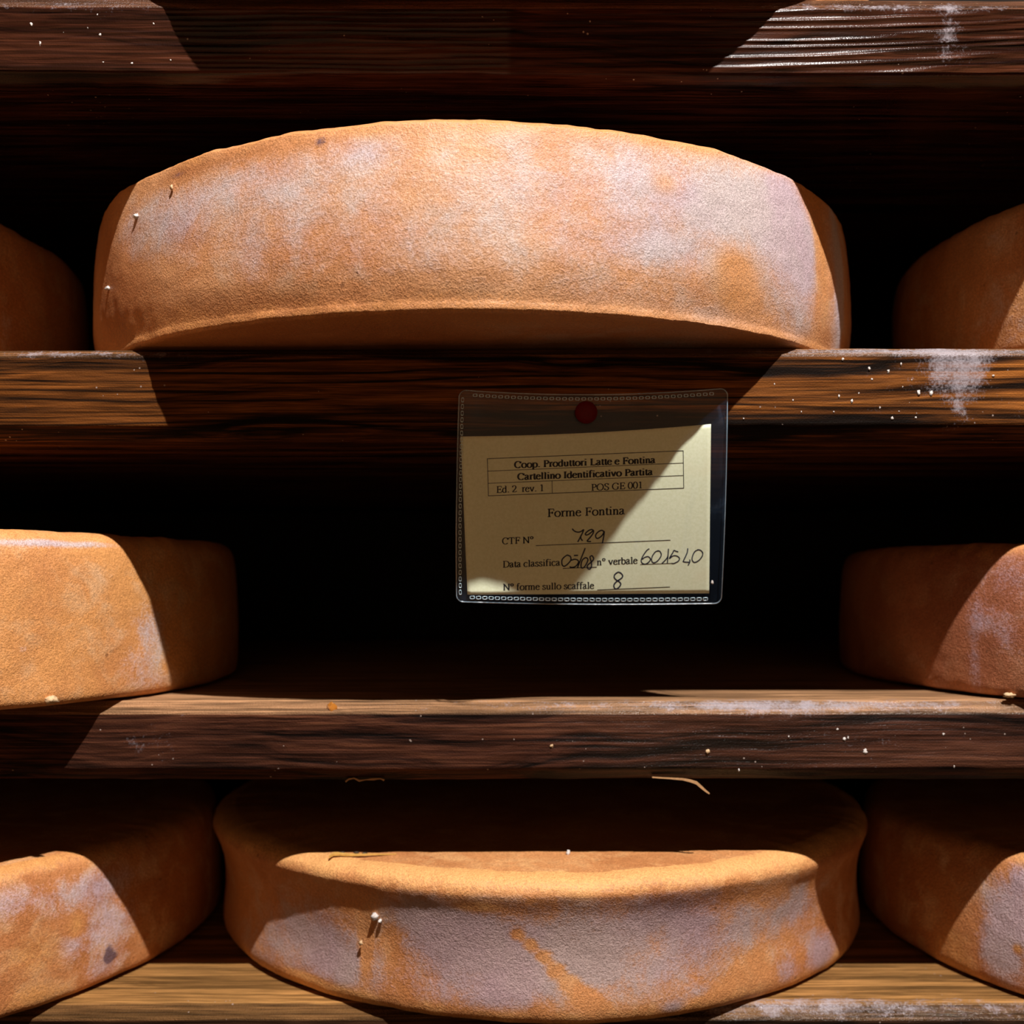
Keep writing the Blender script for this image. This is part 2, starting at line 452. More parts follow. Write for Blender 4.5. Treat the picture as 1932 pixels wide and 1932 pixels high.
def cheese(mat, label, cx, D, zb, R, H, kind, seed, blobs=(), ragged=0.0, rub_top=.5, rub_bot=.3, tilt=0.0, group='cheese wheels on the rack', wob=1.0, dents=()):
    prof = profile(R, H, kind)
    nP = len(prof)
    # normals of the profile
    pn = []
    for j in range(nP):
        a = prof[max(j - 1, 0)]; b = prof[min(j + 1, nP - 1)]
        tx, tz = b[0] - a[0], b[1] - a[1]; L = math.hypot(tx, tz) or 1
        pn.append((tz / L, -tx / L))
    marks = []
    for (kd, px, py, rx, ry, am) in blobs:
        th, z, Y = hit(px, py, cx, D, R)
        th2, _, _ = hit(px + (4 if th < 0 else -4), py, cx, D, R)
        k = min(abs(th2 - th) / 4, 2.6 * Y / F / R)
        marks.append((kd, th, z - zb, rx * k, ry * Y / F, am))
    dn = []
    for (px, py, rx, ry, am) in dents:
        th, z, Y = hit(px, py, cx, D, R)
        dn.append((th, z - zb, rx * Y / F / R, ry * Y / F, am))
    verts = [(0, 0, prof[0][1])]; A = {'bloom_or_light': [0], 'rub': [0], 'stain': [0], 'deep': [0]}
    for i in range(NSEG):
        th = 2 * math.pi * i / NSEG
        s, c = math.sin(th), -math.cos(th)
        ths = th if th <= math.pi else th - 2 * math.pi
        front = abs(ths) < 1.75
        for j in range(1, nP - 1):
            r, z = prof[j]; nr, nz = pn[j]
            x, y = r * s, r * c
            d = noise.noise(Vector((x * 9 + seed * 7, y * 9, z * 16))) * .0016 * wob + noise.noise(Vector((x * 38, y * 38 + seed, z * 38))) * .00060 * wob
            if front:
                d += noise.noise(Vector((x * 130, y * 130 + seed, z * 130))) * .00022
                d += noise.noise(Vector((x * 330, y * 330 + seed, z * 330))) * .00010
            for (dt, dz, rt, rz, am) in dn:
                if abs(ths - dt) < 3 * rt: d += am * gauss(ths - dt, z - dz, rt, rz)
            d *= min(1, r / (R * .5)) if j < 5 or j > nP - 12 else 1
            lip = 0
            if ragged and r > R * .9 and z < .010:
                f = noise.noise(Vector((ths * 22, seed, 1))) * .6 + noise.noise(Vector((ths * 70, seed, 5))) * .4
                lip = ragged * (f * .5 + .35) * math.exp(-((z - .0016) / .0020) ** 2)
            zz = z + d * nz
            if ragged and z < .006 and r > R * .9: zz += max(0, lip) * .25
            if z > H - .006 and r > R * .85:
                zz += noise.noise(Vector((ths * 28, seed, 8))) * .0005 + noise.noise(Vector((ths * 8, seed, 2))) * .0006
            if z < .02: zz = max(zz, .0)
            rr = d * nr + lip
            verts.append((x + rr * s, y + rr * c, zz))
            bl = ru = st = dp = 0
            if front:
                for (kd, mt, mz, rt, rz, am) in marks:
                    if abs(ths - mt) < 3 * rt and abs(z - mz) < 3 * rz:
                        g = am * gauss(ths - mt, z - mz, rt, rz)
                        if kd == 'b': bl += g
                        elif kd == 'o': ru += g; bl -= g
                        elif kd == 'n': bl -= g * 1.3
                        elif kd == 'd': dp += g; bl -= g * .8
                        else: st += g
            else:
                bl = .35
            wig = noise.noise(Vector((ths * 12, seed, 4))) * .003
            ru += rub_top * math.exp(-((z - H + .001 + wig) / .0065) ** 2) if r > R * .9 else 0
            ru += rub_bot * math.exp(-((z + wig) / .008) ** 2) if r > R * .9 else 0
            if z > H - .0015 and r < R - .012: ru = .25
            A['bloom_or_light'].append(bl); A['rub'].append(min(1, ru)); A['stain'].append(st); A['deep'].append(dp)
    verts.append((0, 0, prof[-1][1]))
    for k in A: A[k].append(0)
    m = nP - 2; faces = []; last = len(verts) - 1
    for i in range(NSEG):
        a = 1 + i * m; b = 1 + ((i + 1) % NSEG) * m
        faces.append((0, b, a))
        for j in range(m - 1): faces.append((a + j, b + j, b + j + 1, a + j + 1))
        faces.append((a + m - 1, b + m - 1, last))
    o = mesh_obj('round_cheese', verts, faces, mat, loc=(cx, D, zb))
    for k in A: attr(o, k, A[k])
    o.rotation_euler = (0, tilt, 0)
    return tag(o, label, 'cheese', group)

EPS = .0009
# the big wheel in the middle
big_marks = [('n', 1548, 430, 9, 150, .7), ('b', 1588, 520, 10, 150, .8), ('b', 1450, 400, 90, 110, .5), ('b', 1330, 380, 110, 80, .35), ('b', 1515, 470, 32, 130, .5), ('b', 1260, 470, 90, 36, .3), ('b', 1170, 340, 30, 50, .3), ('b', 930, 390, 330, 130, .24), ('b', 320, 400, 120, 70, .3), ('b', 560, 330, 120, 60, .2), ('b', 250, 470, 40, 80, .25), ('b', 450, 380, 120, 90, .2), ('d', 420, 600, 240, 50, .75), ('d', 230, 570, 70, 90, .9), ('d', 430, 290, 200, 24, .5), ('d', 330, 330, 60, 50, .35), ('d', 750, 575, 200, 30, .35), ('d', 1480, 620, 120, 30, .35), ('d', 200, 450, 30, 100, .5), ('b', 1190, 330, 70, 70, .45), ('b', 1330, 370, 90, 80, .60), ('b', 1450, 400, 60, 100, .75), ('b', 1510, 470, 35, 130, .8), ('b', 1585, 520, 14, 170, 1.0),
             ('b', 1240, 470, 110, 40, .55), ('b', 1390, 600, 90, 35, .55), ('b', 980, 370, 120, 90, .30), ('b', 680, 285, 70, 35, .45), ('b', 330, 420, 90, 90, .35),
             ('b', 480, 500, 30, 60, .40), ('b', 600, 400, 90, 70, .22), ('b', 1530, 330, 40, 50, .3), ('b', 1510, 620, 30, 40, .4), ('b', 1120, 560, 60, 40, .15), ('b', 800, 480, 120, 60, .12),
             ('o', 1260, 345, 35, 30, .4), ('o', 1390, 500, 45, 35, .45), ('o', 1400, 560, 40, 30, .5), ('o', 1535, 350, 18, 60, .6), ('o', 1555, 450, 10, 160, .6), ('o', 260, 600, 90, 60, .45), ('o', 750, 560, 300, 40, .15),
             ('s', 600, 262, 16, 14, .8), ('s', 325, 325, 26, 12, .6), ('s', 680, 290, 20, 9, .35), ('s', 1370, 612, 50, 12, .35), ('s', 1280, 470, 60, 22, .12)]
cheese(rind_mat('rind_big', 1.0, bsoft=(-.05, 1.25), base_bloom=.15, bloom_or_light=(.50, .435, .435), warm=(.60, .285, .125), deep=(.53, .215, .080), pale=(.63, .375, .205), rubc=(.56, .235, .075)), 'largest wheel, centred on the shelf above the yellow card', -.0207, .6225, Z1T + EPS, .2100, .0785, 'lip', 1.3, big_marks, tilt=-.0022, ragged=.0024, rub_top=.65, rub_bot=.45)
# its neighbours on the same shelf
cheese(rind_mat('rind_upper_left', 2.0, base_bloom=-.1), 'wheel cut by the left frame edge, left of the big wheel', -.455, .585, Z1T + EPS + .0022 * -.455, .2050, .0790, 'round', 2.4, tilt=-.0022, blobs=[('b', 20, 620, 40, 60, .5)])
cheese(rind_mat('rind_upper_right', 3.0, base_bloom=.05), 'wheel cut by the right frame edge, right of the big wheel', .430, .590, Z1T + EPS + .0022 * .43, .2050, .0780, 'round', 3.6, tilt=-.0022, blobs=[('b', 1900, 620, 60, 60, .4)])
# the wheel above, whose shadow falls across the top shelf
cheese(rind_mat('rind_top', 4.0), 'wheel on the topmost shelf, above the frame', -.015, .606, Z0T + EPS, .2070, .0780, 'lip', 4.1, tilt=.0032, ragged=.001)
# middle row
ml = [('b', 60, 1022, 120, 9, .9), ('b', 190, 1028, 80, 8, .7), ('b', 285, 1175, 40, 45, .75), ('b', 265, 1250, 60, 40, .5), ('b', 300, 1290, 60, 22, .45), ('b', 60, 1030, 130, 10, .35), ('b', 220, 1090, 60, 30, .25), ('b', 45, 1225, 12, 12, .8), ('b', 60, 1255, 8, 8, .7),  # pale marks along the rim paint the highlight where it catches the lamp
      ('o', 60, 1150, 120, 80, .35), ('o', 120, 1260, 60, 40, .3), ('s', 240, 1290, 40, 10, .35)]
cheese(rind_mat('rind_mid_left', 5.0, warm=(.68, .30, .095), base_bloom=-.12), 'golden orange wheel with one white mould patch, overhanging the third shelf at left', -.372, .600, Z2T + EPS, .2100, .0790, 'round', 5.2, ml, ragged=.0012, rub_top=.5, rub_bot=.3)
mr = [('b', 1905, 1080, 40, 50, .55), ('b', 1850, 1150, 40, 40, .4), ('b', 1840, 1250, 14, 70, .6), ('b', 1770, 1290, 20, 20, .4), ('b', 1900, 1200, 40, 40, .35)]
cheese(rind_mat('rind_mid_right', 6.0, warm=(.44, .165, .075), deep=(.34, .11, .05), pale=(.46, .21, .11), bloom_or_light=(.46, .35, .36)), 'dull red brown wheel at right on the third shelf, below the white streaked wood', .410, .620, Z2T + EPS, .2090, .0745, 'round', 6.1, mr, rub_bot=.2)
# bottom row
bl_ = [('b', 150, 1690, 110, 50, .60), ('b', 230, 1740, 40, 60, .45), ('b', 130, 1790, 50, 40, .5), ('b', 190, 1830, 50, 30, .5), ('b', 20, 1700, 40, 40, .35), ('b', 215, 1660, 40, 20, .4), ('b', 150, 1770, 60, 25, .3),
       ('o', 60, 1800, 70, 60, .5), ('o', 145, 1745, 14, 20, .8), ('o', 40, 1640, 120, 14, .5), ('o', 60, 1880, 80, 22, .4), ('s', 205, 1798, 10, 22, .95), ('s', 213, 1805, 16, 9, .8), ('s', 150, 1748, 4, 5, .9)]
cheese(rind_mat('rind_low_left', 7.0, warm=(.55, .22, .075), deep=(.42, .145, .045), bloom_or_light=(.50, .385, .385)), 'mottled wheel with a dark blue spot, at the lower left corner', -.384, .628, Z3T + EPS, .2040, .0690, 'round', 7.7, bl_, rub_top=.5)
bc = [('b', 560, 1770, 80, 70, .75), ('b', 640, 1830, 90, 50, .65), ('b', 800, 1740, 80, 45, .85), ('b', 860, 1800, 110, 60, .75), ('b', 1000, 1780, 120, 70, .75), ('b', 1150, 1830, 120, 70, .65), ('b', 1250, 1740, 120, 40, .55),
      ('b', 1400, 1750, 100, 50, .55), ('b', 1520, 1720, 40, 50, .6), ('b', 1570, 1810, 25, 50, .9), ('b', 1500, 1840, 25, 30, .7), ('b', 900, 1890, 120, 30, .5), ('b', 1280, 1910, 30, 14, .8), ('b', 470, 1800, 50, 60, .4), ('b', 960, 1850, 90, 50, .6), ('b', 1330, 1880, 30, 12, .5),
      ('n', 672, 1790, 12, 60, 1.2), ('n', 680, 1700, 20, 30, .7), ('n', 720, 1800, 20, 45, .4), ('n', 975, 1772, 15, 13, 1.1), ('n', 1000, 1792, 16, 14, 1.2), ('n', 1025, 1815, 18, 15, 1.2), ('n', 1050, 1840, 19, 15, 1.2), ('n', 1078, 1865, 20, 15, 1.1), ('n', 1105, 1890, 22, 14, 1.0), ('n', 1135, 1915, 20, 13, .8),
      ('n', 1440, 1830, 40, 30, .35), ('n', 1390, 1880, 50, 20, .3), ('o', 560, 1860, 50, 16, .5), ('n', 1455, 1870, 18, 9, .8), ('o', 640, 1900, 60, 12, .4), ('o', 900, 1715, 60, 12, .4), ('b', 1330, 1820, 120, 60, .35), ('b', 1200, 1700, 200, 20, .2),
      ('s', 1430, 1748, 18, 6, .55), ('s', 1405, 1755, 20, 4, .4), ('s', 1085, 1918, 40, 8, .45), ('s', 780, 1840, 6, 5, .6)]
cheese(rind_mat('rind_low_middle', 8.0, warm=(.52, .215, .075), deep=(.40, .145, .045), pale=(.58, .31, .14), bloom_or_light=(.37, .28, .27), grain=1.35, base_bloom=.14, rubc=(.66, .32, .11)), 'bottom row middle wheel, lavender mould with a diagonal wiped orange streak', .0170, .677, Z3T + EPS, .2000, .0695, 'waist', 8.3, bc, rub_top=.85, rub_bot=.6)
br = [('b', 1905, 1740, 50, 90, .9), ('b', 1880, 1800, 50, 70, .8), ('b', 1920, 1660, 30, 40, .6), ('o', 1800, 1790, 40, 60, .7), ('o', 1840, 1860, 40, 20, .5), ('o', 1920, 1790, 14, 14, .6)]
cheese(rind_mat('rind_low_right', 9.0, warm=(.46, .17, .06), bloom_or_light=(.48, .37, .38), grain=1.9), 'coarse pimpled wheel with purple grey mould, at the lower right corner', .413, .625, Z3T + EPS, .1975, .0690, 'round', 9.9, br)

# ------------------------------------------------------------------ the card in its plastic sleeve
YF, YC, YB = .4705, .4720, .4734      # front film, card, back film
def sleeve_px(u, v):
    left = 866.5 - 5 * v + 2.5 * math.sin(math.pi * v) * -1
    right = 1372.5 - 2 * v - 10 * v * v
    topy = 736.5 + 9.5 * 4 * u * (1 - u) - 3.0 * u
    boty = 1135.5 + 3.0 * u + 3 * math.sin(math.pi * u)
    r = 13.0
    w = right - left; h = boty - topy
    x = left + w * u; y = topy + h * v
    dy = min(v * h, (1 - v) * h)
    if dy < r:
        ins = r - math.sqrt(max(0, r * r - (r - dy) ** 2))
        x = left + ins + (w - 2 * ins) * u
    return x, y
def ripple(px, py):
    k = max(0, 1 - (py - 735) / 90.0)
    low = max(0, (py - 1040) / 100.0)
    return (.0007 * k * math.sin((px - 866) / 27.0) + .0004 * k * math.sin((px - 866) / 11.0)
            - .0012 * math.exp(-((px - 1365) / 22.0) ** 2) * .4 + .0010 * low * low
            - .0006 * math.sin(math.pi * max(0, min(1, (px - 866) / 506))) )
def lower_bend(px, py):
    t = max(0.0, min(1.0, (1060 - px) / 165.0)); t = t * t * (3 - 2 * t)
    return .0185 * max(0, (py - 800) / 290.0) ** 1.3 * (1 - .68 * t)    # the free lower half swings back under the shelf
def film_point(u, v, Y):
    px, py = sleeve_px(u, v)
    return at(px, py, Y + ripple(px, py) * (1 if Y < YC else .3) + lower_bend(px, py))
sleeve = empty('plastic_sleeve', at(1115, 1137, YC))
tag(sleeve, 'clear plastic pocket with dashed welded edges hanging from the shelf', 'sleeve')
def child(name, verts, faces, mat, root, smooth=True):
    return mesh_obj(name, [Vector(v) - root.location for v in verts], faces, mat, root, smooth)
NU, NV = 96, 72
def film(name, Y):
    vs = [film_point(i / NU, (j / NV), Y) for j in range(NV + 1) for i in range(NU + 1)]
    fs = [(j * (NU + 1) + i, j * (NU + 1) + i + 1, (j + 1) * (NU + 1) + i + 1, (j + 1) * (NU + 1) + i) for j in range(NV) for i in range(NU)]
    return child(name, vs, fs, M['film'], sleeve)
film('front_film', YF); film('back_film', YB)

def tube(path, rad, n=6, closed=False):
    vs, fs = [], []
    m = len(path)
    for i, p in enumerate(path):
        a = path[(i - 1) % m] if closed or i else path[i]
        b = path[(i + 1) % m] if closed or i < m - 1 else path[i]
        t = (Vector(b) - Vector(a)).normalized()
        s = t.cross(Vector((0, 1, 0)))
        if s.length < 1e-4: s = Vector((1, 0, 0))
        s.normalize(); q = s.cross(t)
        r = rad(i / max(1, m - 1)) if callable(rad) else rad
        for k in range(n):
            an = 2 * math.pi * k / n
            vs.append(Vector(p) + s * math.cos(an) * r + q * math.sin(an) * r)
    for i in range(m if closed else m - 1):
        j = (i + 1) % m
        for k in range(n):
            l = (k + 1) % n
            fs.append((i * n + k, i * n + l, j * n + l, j * n + k))
    if not closed:
        fs.append(tuple(range(n))[::-1]); fs.append(tuple((m - 1) * n + k for k in range(n)))
    return vs, fs

edge = []
for i in range(121): edge.append((i / 120, 0))
for i in range(1, 121): edge.append((1, i / 120))
for i in range(1, 121): edge.append((1 - i / 120, 1))
for i in range(1, 120): edge.append((0, 1 - i / 120))
# resolve rounded corners with fine rows near top and bottom
def fine(v): return v
rimp = []
for (u, v) in edge: rimp.append(film_point(u, v, YC - .0003))
def corner_rows(u, v0, v1, n=10): return [film_point(u, v0 + (v1 - v0) * k / n, YC - .0003) for k in range(n + 1)]
rim_path = ([film_point(i / 80, 0, YC - .0003) for i in range(81)] + corner_rows(1, .0015, .034) + [film_point(1, .04 + .92 * i / 80, YC - .0003) for i in range(81)] + corner_rows(1, .966, .9985)
            + [film_point(1 - i / 80, 1, YC - .0003) for i in range(81)] + corner_rows(0, .9985, .966) + [film_point(0, .96 - .92 * i / 80, YC - .0003) for i in range(81)] + corner_rows(0, .034, .0015))
vs, fs = tube(rim_path, .00030, 6, True)
child('cut_edge', vs, fs, M['rim'], sleeve)

# welded dashes: little pressed frames all the way round
vs, fs = [], []
rng = random.Random(4)
def ring(px, py, w, h, ang=0.0):
    base = len(vs); n = 16
    for rad, up in ((1.0, 0), (.82, -.00022), (.62, 0)):
        for k in range(n):
            a = 2 * math.pi * k / n
            cx_, sy_ = math.cos(a), math.sin(a)
            ex = math.copysign(abs(cx_) ** .5, cx_) * w * rad; ey = math.copysign(abs(sy_) ** .5, sy_) * h * rad
            X = px + ex * math.cos(ang) - ey * math.sin(ang); Yp = py + ex * math.sin(ang) + ey * math.cos(ang)
            vs.append(at(X, Yp, YF - .00012 + up + ripple(X, Yp) + lower_bend(X, Yp)))
    for q in range(2):
        for k in range(n):
            l = (k + 1) % n
            fs.append((base + q * n + k, base + q * n + l, base + (q + 1) * n + l, base + (q + 1) * n + k))
def edge_px(u, v, du, dv):
    x, y = sleeve_px(u, v)
    return x + du, y + dv
for i in range(38):
    u = .035 + .93 * i / 37
    x, y = sleeve_px(u, 1); ring(x, y - 8.5, 5.0, 3.2, rng.uniform(-.06, .06))
    x, y = sleeve_px(u, 0); ring(x, y + 8.0, 4.4, 3.0, rng.uniform(-.08, .08))
for i in range(30):
    v = .045 + .91 * i / 29
    x, y = sleeve_px(0, v); ring(x + 7.0, y, 2.6, 4.8, rng.uniform(-.06, .06))
child('welded_seam', vs, fs, M['weld'], sleeve)

# yellow card
def card_px(u, v):
    tl, tr, brr, bll = (869, 823.5), (1341.5, 800), (1338, 1119.5), (882, 1122)
    x = (tl[0] * (1 - u) + tr[0] * u) * (1 - v) + (bll[0] * (1 - u) + brr[0] * u) * v
    y = (tl[1] * (1 - u) + tr[1] * u) * (1 - v) + (bll[1] * (1 - u) + brr[1] * u) * v
    y += 5.0 * 4 * u * (1 - u) * (1 - v) * (1 - .0)
    return x, y
def card_y(px, py):
    return YC + .5 * ripple(px, 900) + lower_bend(px, py)
card = empty('paper_card', at(1108, 1121, card_y(1108, 1121)))
tag(card, 'yellow printed card with handwritten numbers inside the plastic pocket', 'card')
nu, nv = 60, 40
vs, fs = [], []
for s, dy in ((0, 0), (1, .00018)):
    for j in range(nv + 1):
        for i in range(nu + 1):
            px, py = card_px(i / nu, j / nv)
            p = at(px, py, card_y(px, py)); p.y += dy
            vs.append(p)
N1 = (nu + 1) * (nv + 1)
for j in range(nv):
    for i in range(nu):
        a = j * (nu + 1) + i
        fs.append((a, a + 1, a + nu + 2, a + nu + 1)); fs.append((N1 + a, N1 + a + nu + 1, N1 + a + nu + 2, N1 + a + 1))
rimidx = list(range(nu + 1)) + [j * (nu + 1) + nu for j in range(1, nv + 1)] + [nv * (nu + 1) + i for i in range(nu - 1, -1, -1)] + [j * (nu + 1) for j in range(nv - 1, 0, -1)]
for k in range(len(rimidx)):
    a, b = rimidx[k], rimidx[(k + 1) % len(rimidx)]
    fs.append((b, a, N1 + a, N1 + b))
child('paper', vs, fs, M['paper'], card)

class Ink:
    def __init__(s): s.v, s.f, s.lift = [], [], 0
    def pt(s, x, y):
        s.v.append(at(x, y, card_y(x, y) - .00006)); return len(s.v) - 1
    def stroke(s, pts, wfun):
        n = len(pts)
        prev = None
        for i in range(n):
            a = pts[max(i - 1, 0)]; b = pts[min(i + 1, n - 1)]
            tx, ty = b[0] - a[0], b[1] - a[1]; L = math.hypot(tx, ty) or 1
            tx /= L; ty /= L
            w = wfun(tx, ty) / 2
            ex = 0
            p = pts[i]
            cur = (s.pt(p[0] - ty * w, p[1] + tx * w), s.pt(p[0] + ty * w, p[1] - tx * w))
            if prev: s.f.append((prev[0], prev[1], cur[1], cur[0]))
            prev = cur

def smooth(pts, k=6):
    out = []
    for i in range(len(pts) - 1):
        p0 = pts[max(i - 1, 0)]; p1 = pts[i]; p2 = pts[i + 1]; p3 = pts[min(i + 2, len(pts) - 1)]
        for j in range(k):
            t = j / k
            out.append(tuple(.5 * (2 * p1[a] + (p2[a] - p0[a]) * t + (2 * p0[a] - 5 * p1[a] + 4 * p2[a] - p3[a]) * t * t + (-p0[a] + 3 * p1[a] - 3 * p2[a] + p3[a]) * t ** 3) for a in range(2)))
    out.append(pts[-1])
    return out

def arc(cx, cy, rx, ry, a0, a1, n=14):
    return [(cx + rx * math.cos(math.radians(a0 + (a1 - a0) * i / n)), cy + ry * math.sin(math.radians(a0 + (a1 - a0) * i / n))) for i in range(n + 1)]
XH, CH, AS = .45, .66, .68
def sf(x, y, w=.16): return [(x - w / 2, y), (x + w / 2, y)]          # a serif bar
def O(cx, cy, rx, ry): return arc(cx, cy, rx, ry, 90, 450, 24)
def bowlstem(x): return None
# glyph: (advance, [paths]) drawn upward on the baseline
G = {
 'C': (.667, [arc(.36, .33, .29, .325, 45, 318, 22), [(.585, .44), (.585, .64)]]),
 'P': (.556, [[(.17, .02), (.17, .64)], sf(.17, .02, .24), [(.06, .645), (.30, .645)] + arc(.30, .485, .20, .16, 90, -90, 12) + [(.17, .325)]]),
 'L': (.611, [[(.17, .02), (.17, .64)], sf(.17, .64, .24), [(.06, .02), (.54, .02), (.57, .17)]]),
 'F': (.556, [[(.17, .02), (.17, .64)], sf(.17, .02, .24), [(.06, .645), (.51, .645), (.515, .50)], [(.17, .335), (.40, .335)], [(.405, .25), (.405, .43)]]),
 'E': (.611, [[(.17, .02), (.17, .64)], [(.06, .645), (.53, .645), (.535, .51)], [(.17, .335), (.41, .335)], [(.415, .26), (.415, .42)], [(.06, .02), (.53, .02), (.57, .17)]]),
 'I': (.333, [[(.165, .02), (.165, .64)], sf(.165, .02, .25), sf(.165, .64, .25)]),
 'T': (.611, [[(.305, .02), (.305, .64)], sf(.305, .02, .24), [(.03, .50), (.045, .64), (.565, .64), (.58, .50)]]),
 'N': (.722, [[(.13, .02), (.13, .64)], [(.13, .64), (.60, .02)], [(.60, .0), (.60, .64)], sf(.13, .02, .2), sf(.60, .64, .2), [(.02, .645), (.14, .645)]]),
 'D': (.722, [[(.17, .02), (.17, .64)], [(.05, .645), (.32, .645)] + arc(.34, .333, .33, .312, 90, -90, 16) + [(.05, .02)]]),
 'O': (.722, [O(.36, .33, .31, .325)]),
 'S': (.556, [smooth([(.44, .50), (.40, .61), (.28, .655), (.14, .60), (.11, .49), (.20, .39), (.36, .31), (.46, .20), (.42, .06), (.28, .005), (.14, .05), (.09, .17)], 5), [(.44, .50), (.44, .65)], [(.09, .02), (.09, .18)]]),
 'G': (.722, [arc(.37, .33, .31, .325, 48, 300, 22) + [(.60, .08), (.60, .26)], [(.50, .27), (.69, .27)], [(.605, .46), (.605, .64)]]),
 'a': (.444, [smooth([(.06, .36), (.10, .43), (.20, .455), (.29, .41), (.30, .32)], 5) + [(.30, .09), (.36, .025), (.43, .06)], smooth([(.30, .29), (.16, .24), (.06, .14), (.08, .03), (.18, .01), (.30, .09)], 5)]),
 'b': (.500, [[(.10, .01), (.10, .67)], [(.02, .645), (.10, .67)], arc(.255, .225, .185, .225, 130, -130, 18)]),
 'c': (.444, [arc(.24, .225, .195, .225, 40, 320, 18), [(.385, .36), (.36, .33)]]),
 'd': (.500, [[(.375, .0), (.375, .67)], [(.29, .645), (.375, .67)], [(.375, .02), (.46, .03)], arc(.225, .225, .175, .225, 50, 310, 18)]),
 'e': (.444, [[(.06, .27), (.39, .27)] + arc(.225, .245, .165, .205, 8, 180, 12) + arc(.24, .225, .195, .22, 180, 325, 12)]),
 'f': (.333, [[(.13, .02), (.13, .50)] + smooth([(.13, .50), (.16, .63), (.25, .675), (.35, .63)], 5), sf(.14, .02, .22), [(.02, .44), (.29, .44)]]),
 'i': (.278, [[(.14, .02), (.14, .45)], sf(.14, .02, .22), [(.04, .42), (.14, .45)], [(.14, .585), (.14, .675)]]),
 'l': (.278, [[(.14, .02), (.14, .67)], sf(.14, .02, .22), [(.04, .645), (.14, .67)]]),
 'm': (.778, [[(.12, .02), (.12, .45)], [(.02, .42), (.12, .45)], smooth([(.12, .34), (.22, .435), (.32, .43), (.375, .34)], 5) + [(.375, .02)], smooth([(.375, .34), (.48, .435), (.58, .43), (.64, .34)], 5) + [(.64, .02)], sf(.12, .02, .2), sf(.375, .02, .2), sf(.64, .02, .22)]),
 'n': (.500, [[(.12, .02), (.12, .45)], [(.02, .42), (.12, .45)], smooth([(.12, .34), (.22, .435), (.32, .43), (.375, .33)], 5) + [(.375, .02)], sf(.12, .02, .2), sf(.375, .02, .2)]),
 'o': (.500, [O(.25, .225, .20, .225)]),
 'p': (.500, [[(.10, -.20), (.10, .45)], sf(.10, -.20, .2), [(.01, .42), (.10, .45)], arc(.265, .225, .185, .225, 130, -130, 18)]),
 'r': (.333, [[(.12, .02), (.12, .45)], [(.02, .42), (.12, .45)], sf(.13, .02, .22), smooth([(.12, .32), (.20, .42), (.27, .45), (.33, .42)], 5)]),
 's': (.389, [smooth([(.31, .34), (.26, .43), (.17, .445), (.08, .38), (.11, .29), (.26, .20), (.32, .12), (.27, .02), (.17, .005), (.08, .04), (.05, .13)], 5)]),
 't': (.278, [smooth([(.13, .58), (.13, .30), (.13, .10), (.18, .015), (.28, .06)], 5), [(.02, .44), (.26, .44)]]),
 'u': (.500, [smooth([(.11, .44), (.11, .15), (.16, .02), (.26, .02), (.37, .10)], 5), [(.375, .0), (.375, .45)], [(.02, .435), (.11, .435)], [(.28, .435), (.375, .435)], [(.375, .02), (.47, .02)]]),
 'v': (.500, [[(.07, .44), (.25, .01)], [(.25, .01), (.42, .44)], sf(.08, .44, .18), sf(.41, .44, .15)]),
 '0': (.500, [O(.25, .33, .20, .33)]),
 '1': (.500, [[(.26, .02), (.26, .66)], sf(.26, .02, .26), [(.12, .58), (.26, .66)]]),
 '2': (.500, [smooth([(.05, .50), (.10, .62), (.22, .66), (.36, .60), (.39, .47), (.30, .30), (.05, .03)], 5), [(.05, .03), (.42, .03), (.46, .13)]]),
 '°': (.400, [O(.20, .54, .12, .12)]),
 '.': (.250, [[(.125, .0), (.125, .09)]]),
 ' ': (.250, []),
}
def text(ink, s, x0, y0, x1, y1, em, stem=.10, hair=.045):
    """set string s from (x0, y0) to (x1, y1) (baseline ends), em pixels high"""
    adv = sum(G[c][0] for c in s)
    k = math.hypot(x1 - x0, y1 - y0) / adv
    ux, uy = (x1 - x0) / (adv * k), (y1 - y0) / (adv * k)
    pen = 0.0
    for c in s:
        a, paths = G[c]
        for p in paths:
            pts = [(x0 + ux * (pen + q[0]) * k - uy * 0, y0 + uy * (pen + q[0]) * k - q[1] * em) for q in p]
            if len(pts) == 2:      # subdivide and keep caps square
                pts = [pts[0], ((pts[0][0] + pts[1][0]) / 2, (pts[0][1] + pts[1][1]) / 2), pts[1]]
            ink.stroke(pts, lambda tx, ty: em * (hair + (stem - hair) * abs(ty) ** 1.3))
        pen += a
def rule(ink, x0, y0, x1, y1, w=1.3):
    ink.stroke([(x0 + (x1 - x0) * i / 12, y0 + (y1 - y0) * i / 12) for i in range(13)], lambda a, b: w)

pr = Ink()
text(pr, 'Coop. Produttori Latte e Fontina', 970, 883, 1236.5, 873.5, 18.6, .20, .085)
text(pr, 'Cartellino Identificativo Partita', 976, 905.5, 1231.5, 896, 18.6, .20, .085)
text(pr, 'Ed. 2  rev. 1', 936, 930, 1027, 926.5, 18.8, .13, .062)
text(pr, 'POS GE 001', 1115, 926, 1213, 921, 18.8, .13, .062)
text(pr, 'Forme Fontina', 1032, 975.5, 1179, 970.5, 23.0, .13, .06)
text(pr, 'CTF N°', 947, 1027, 1007, 1024.5, 18.6, .13, .062)
text(pr, 'Data classifica', 948, 1071, 1057, 1067, 18.6, .13, .062)
text(pr, 'n° verbale', 1126, 1066.5, 1203, 1063, 18.6, .13, .062)
text(pr, 'N° forme sullo scaffale', 949, 1114, 1121, 1110.5, 18.6, .13, .062)
child('printed_text', pr.v, pr.f, M['ink'], card, False)
tb = Ink()
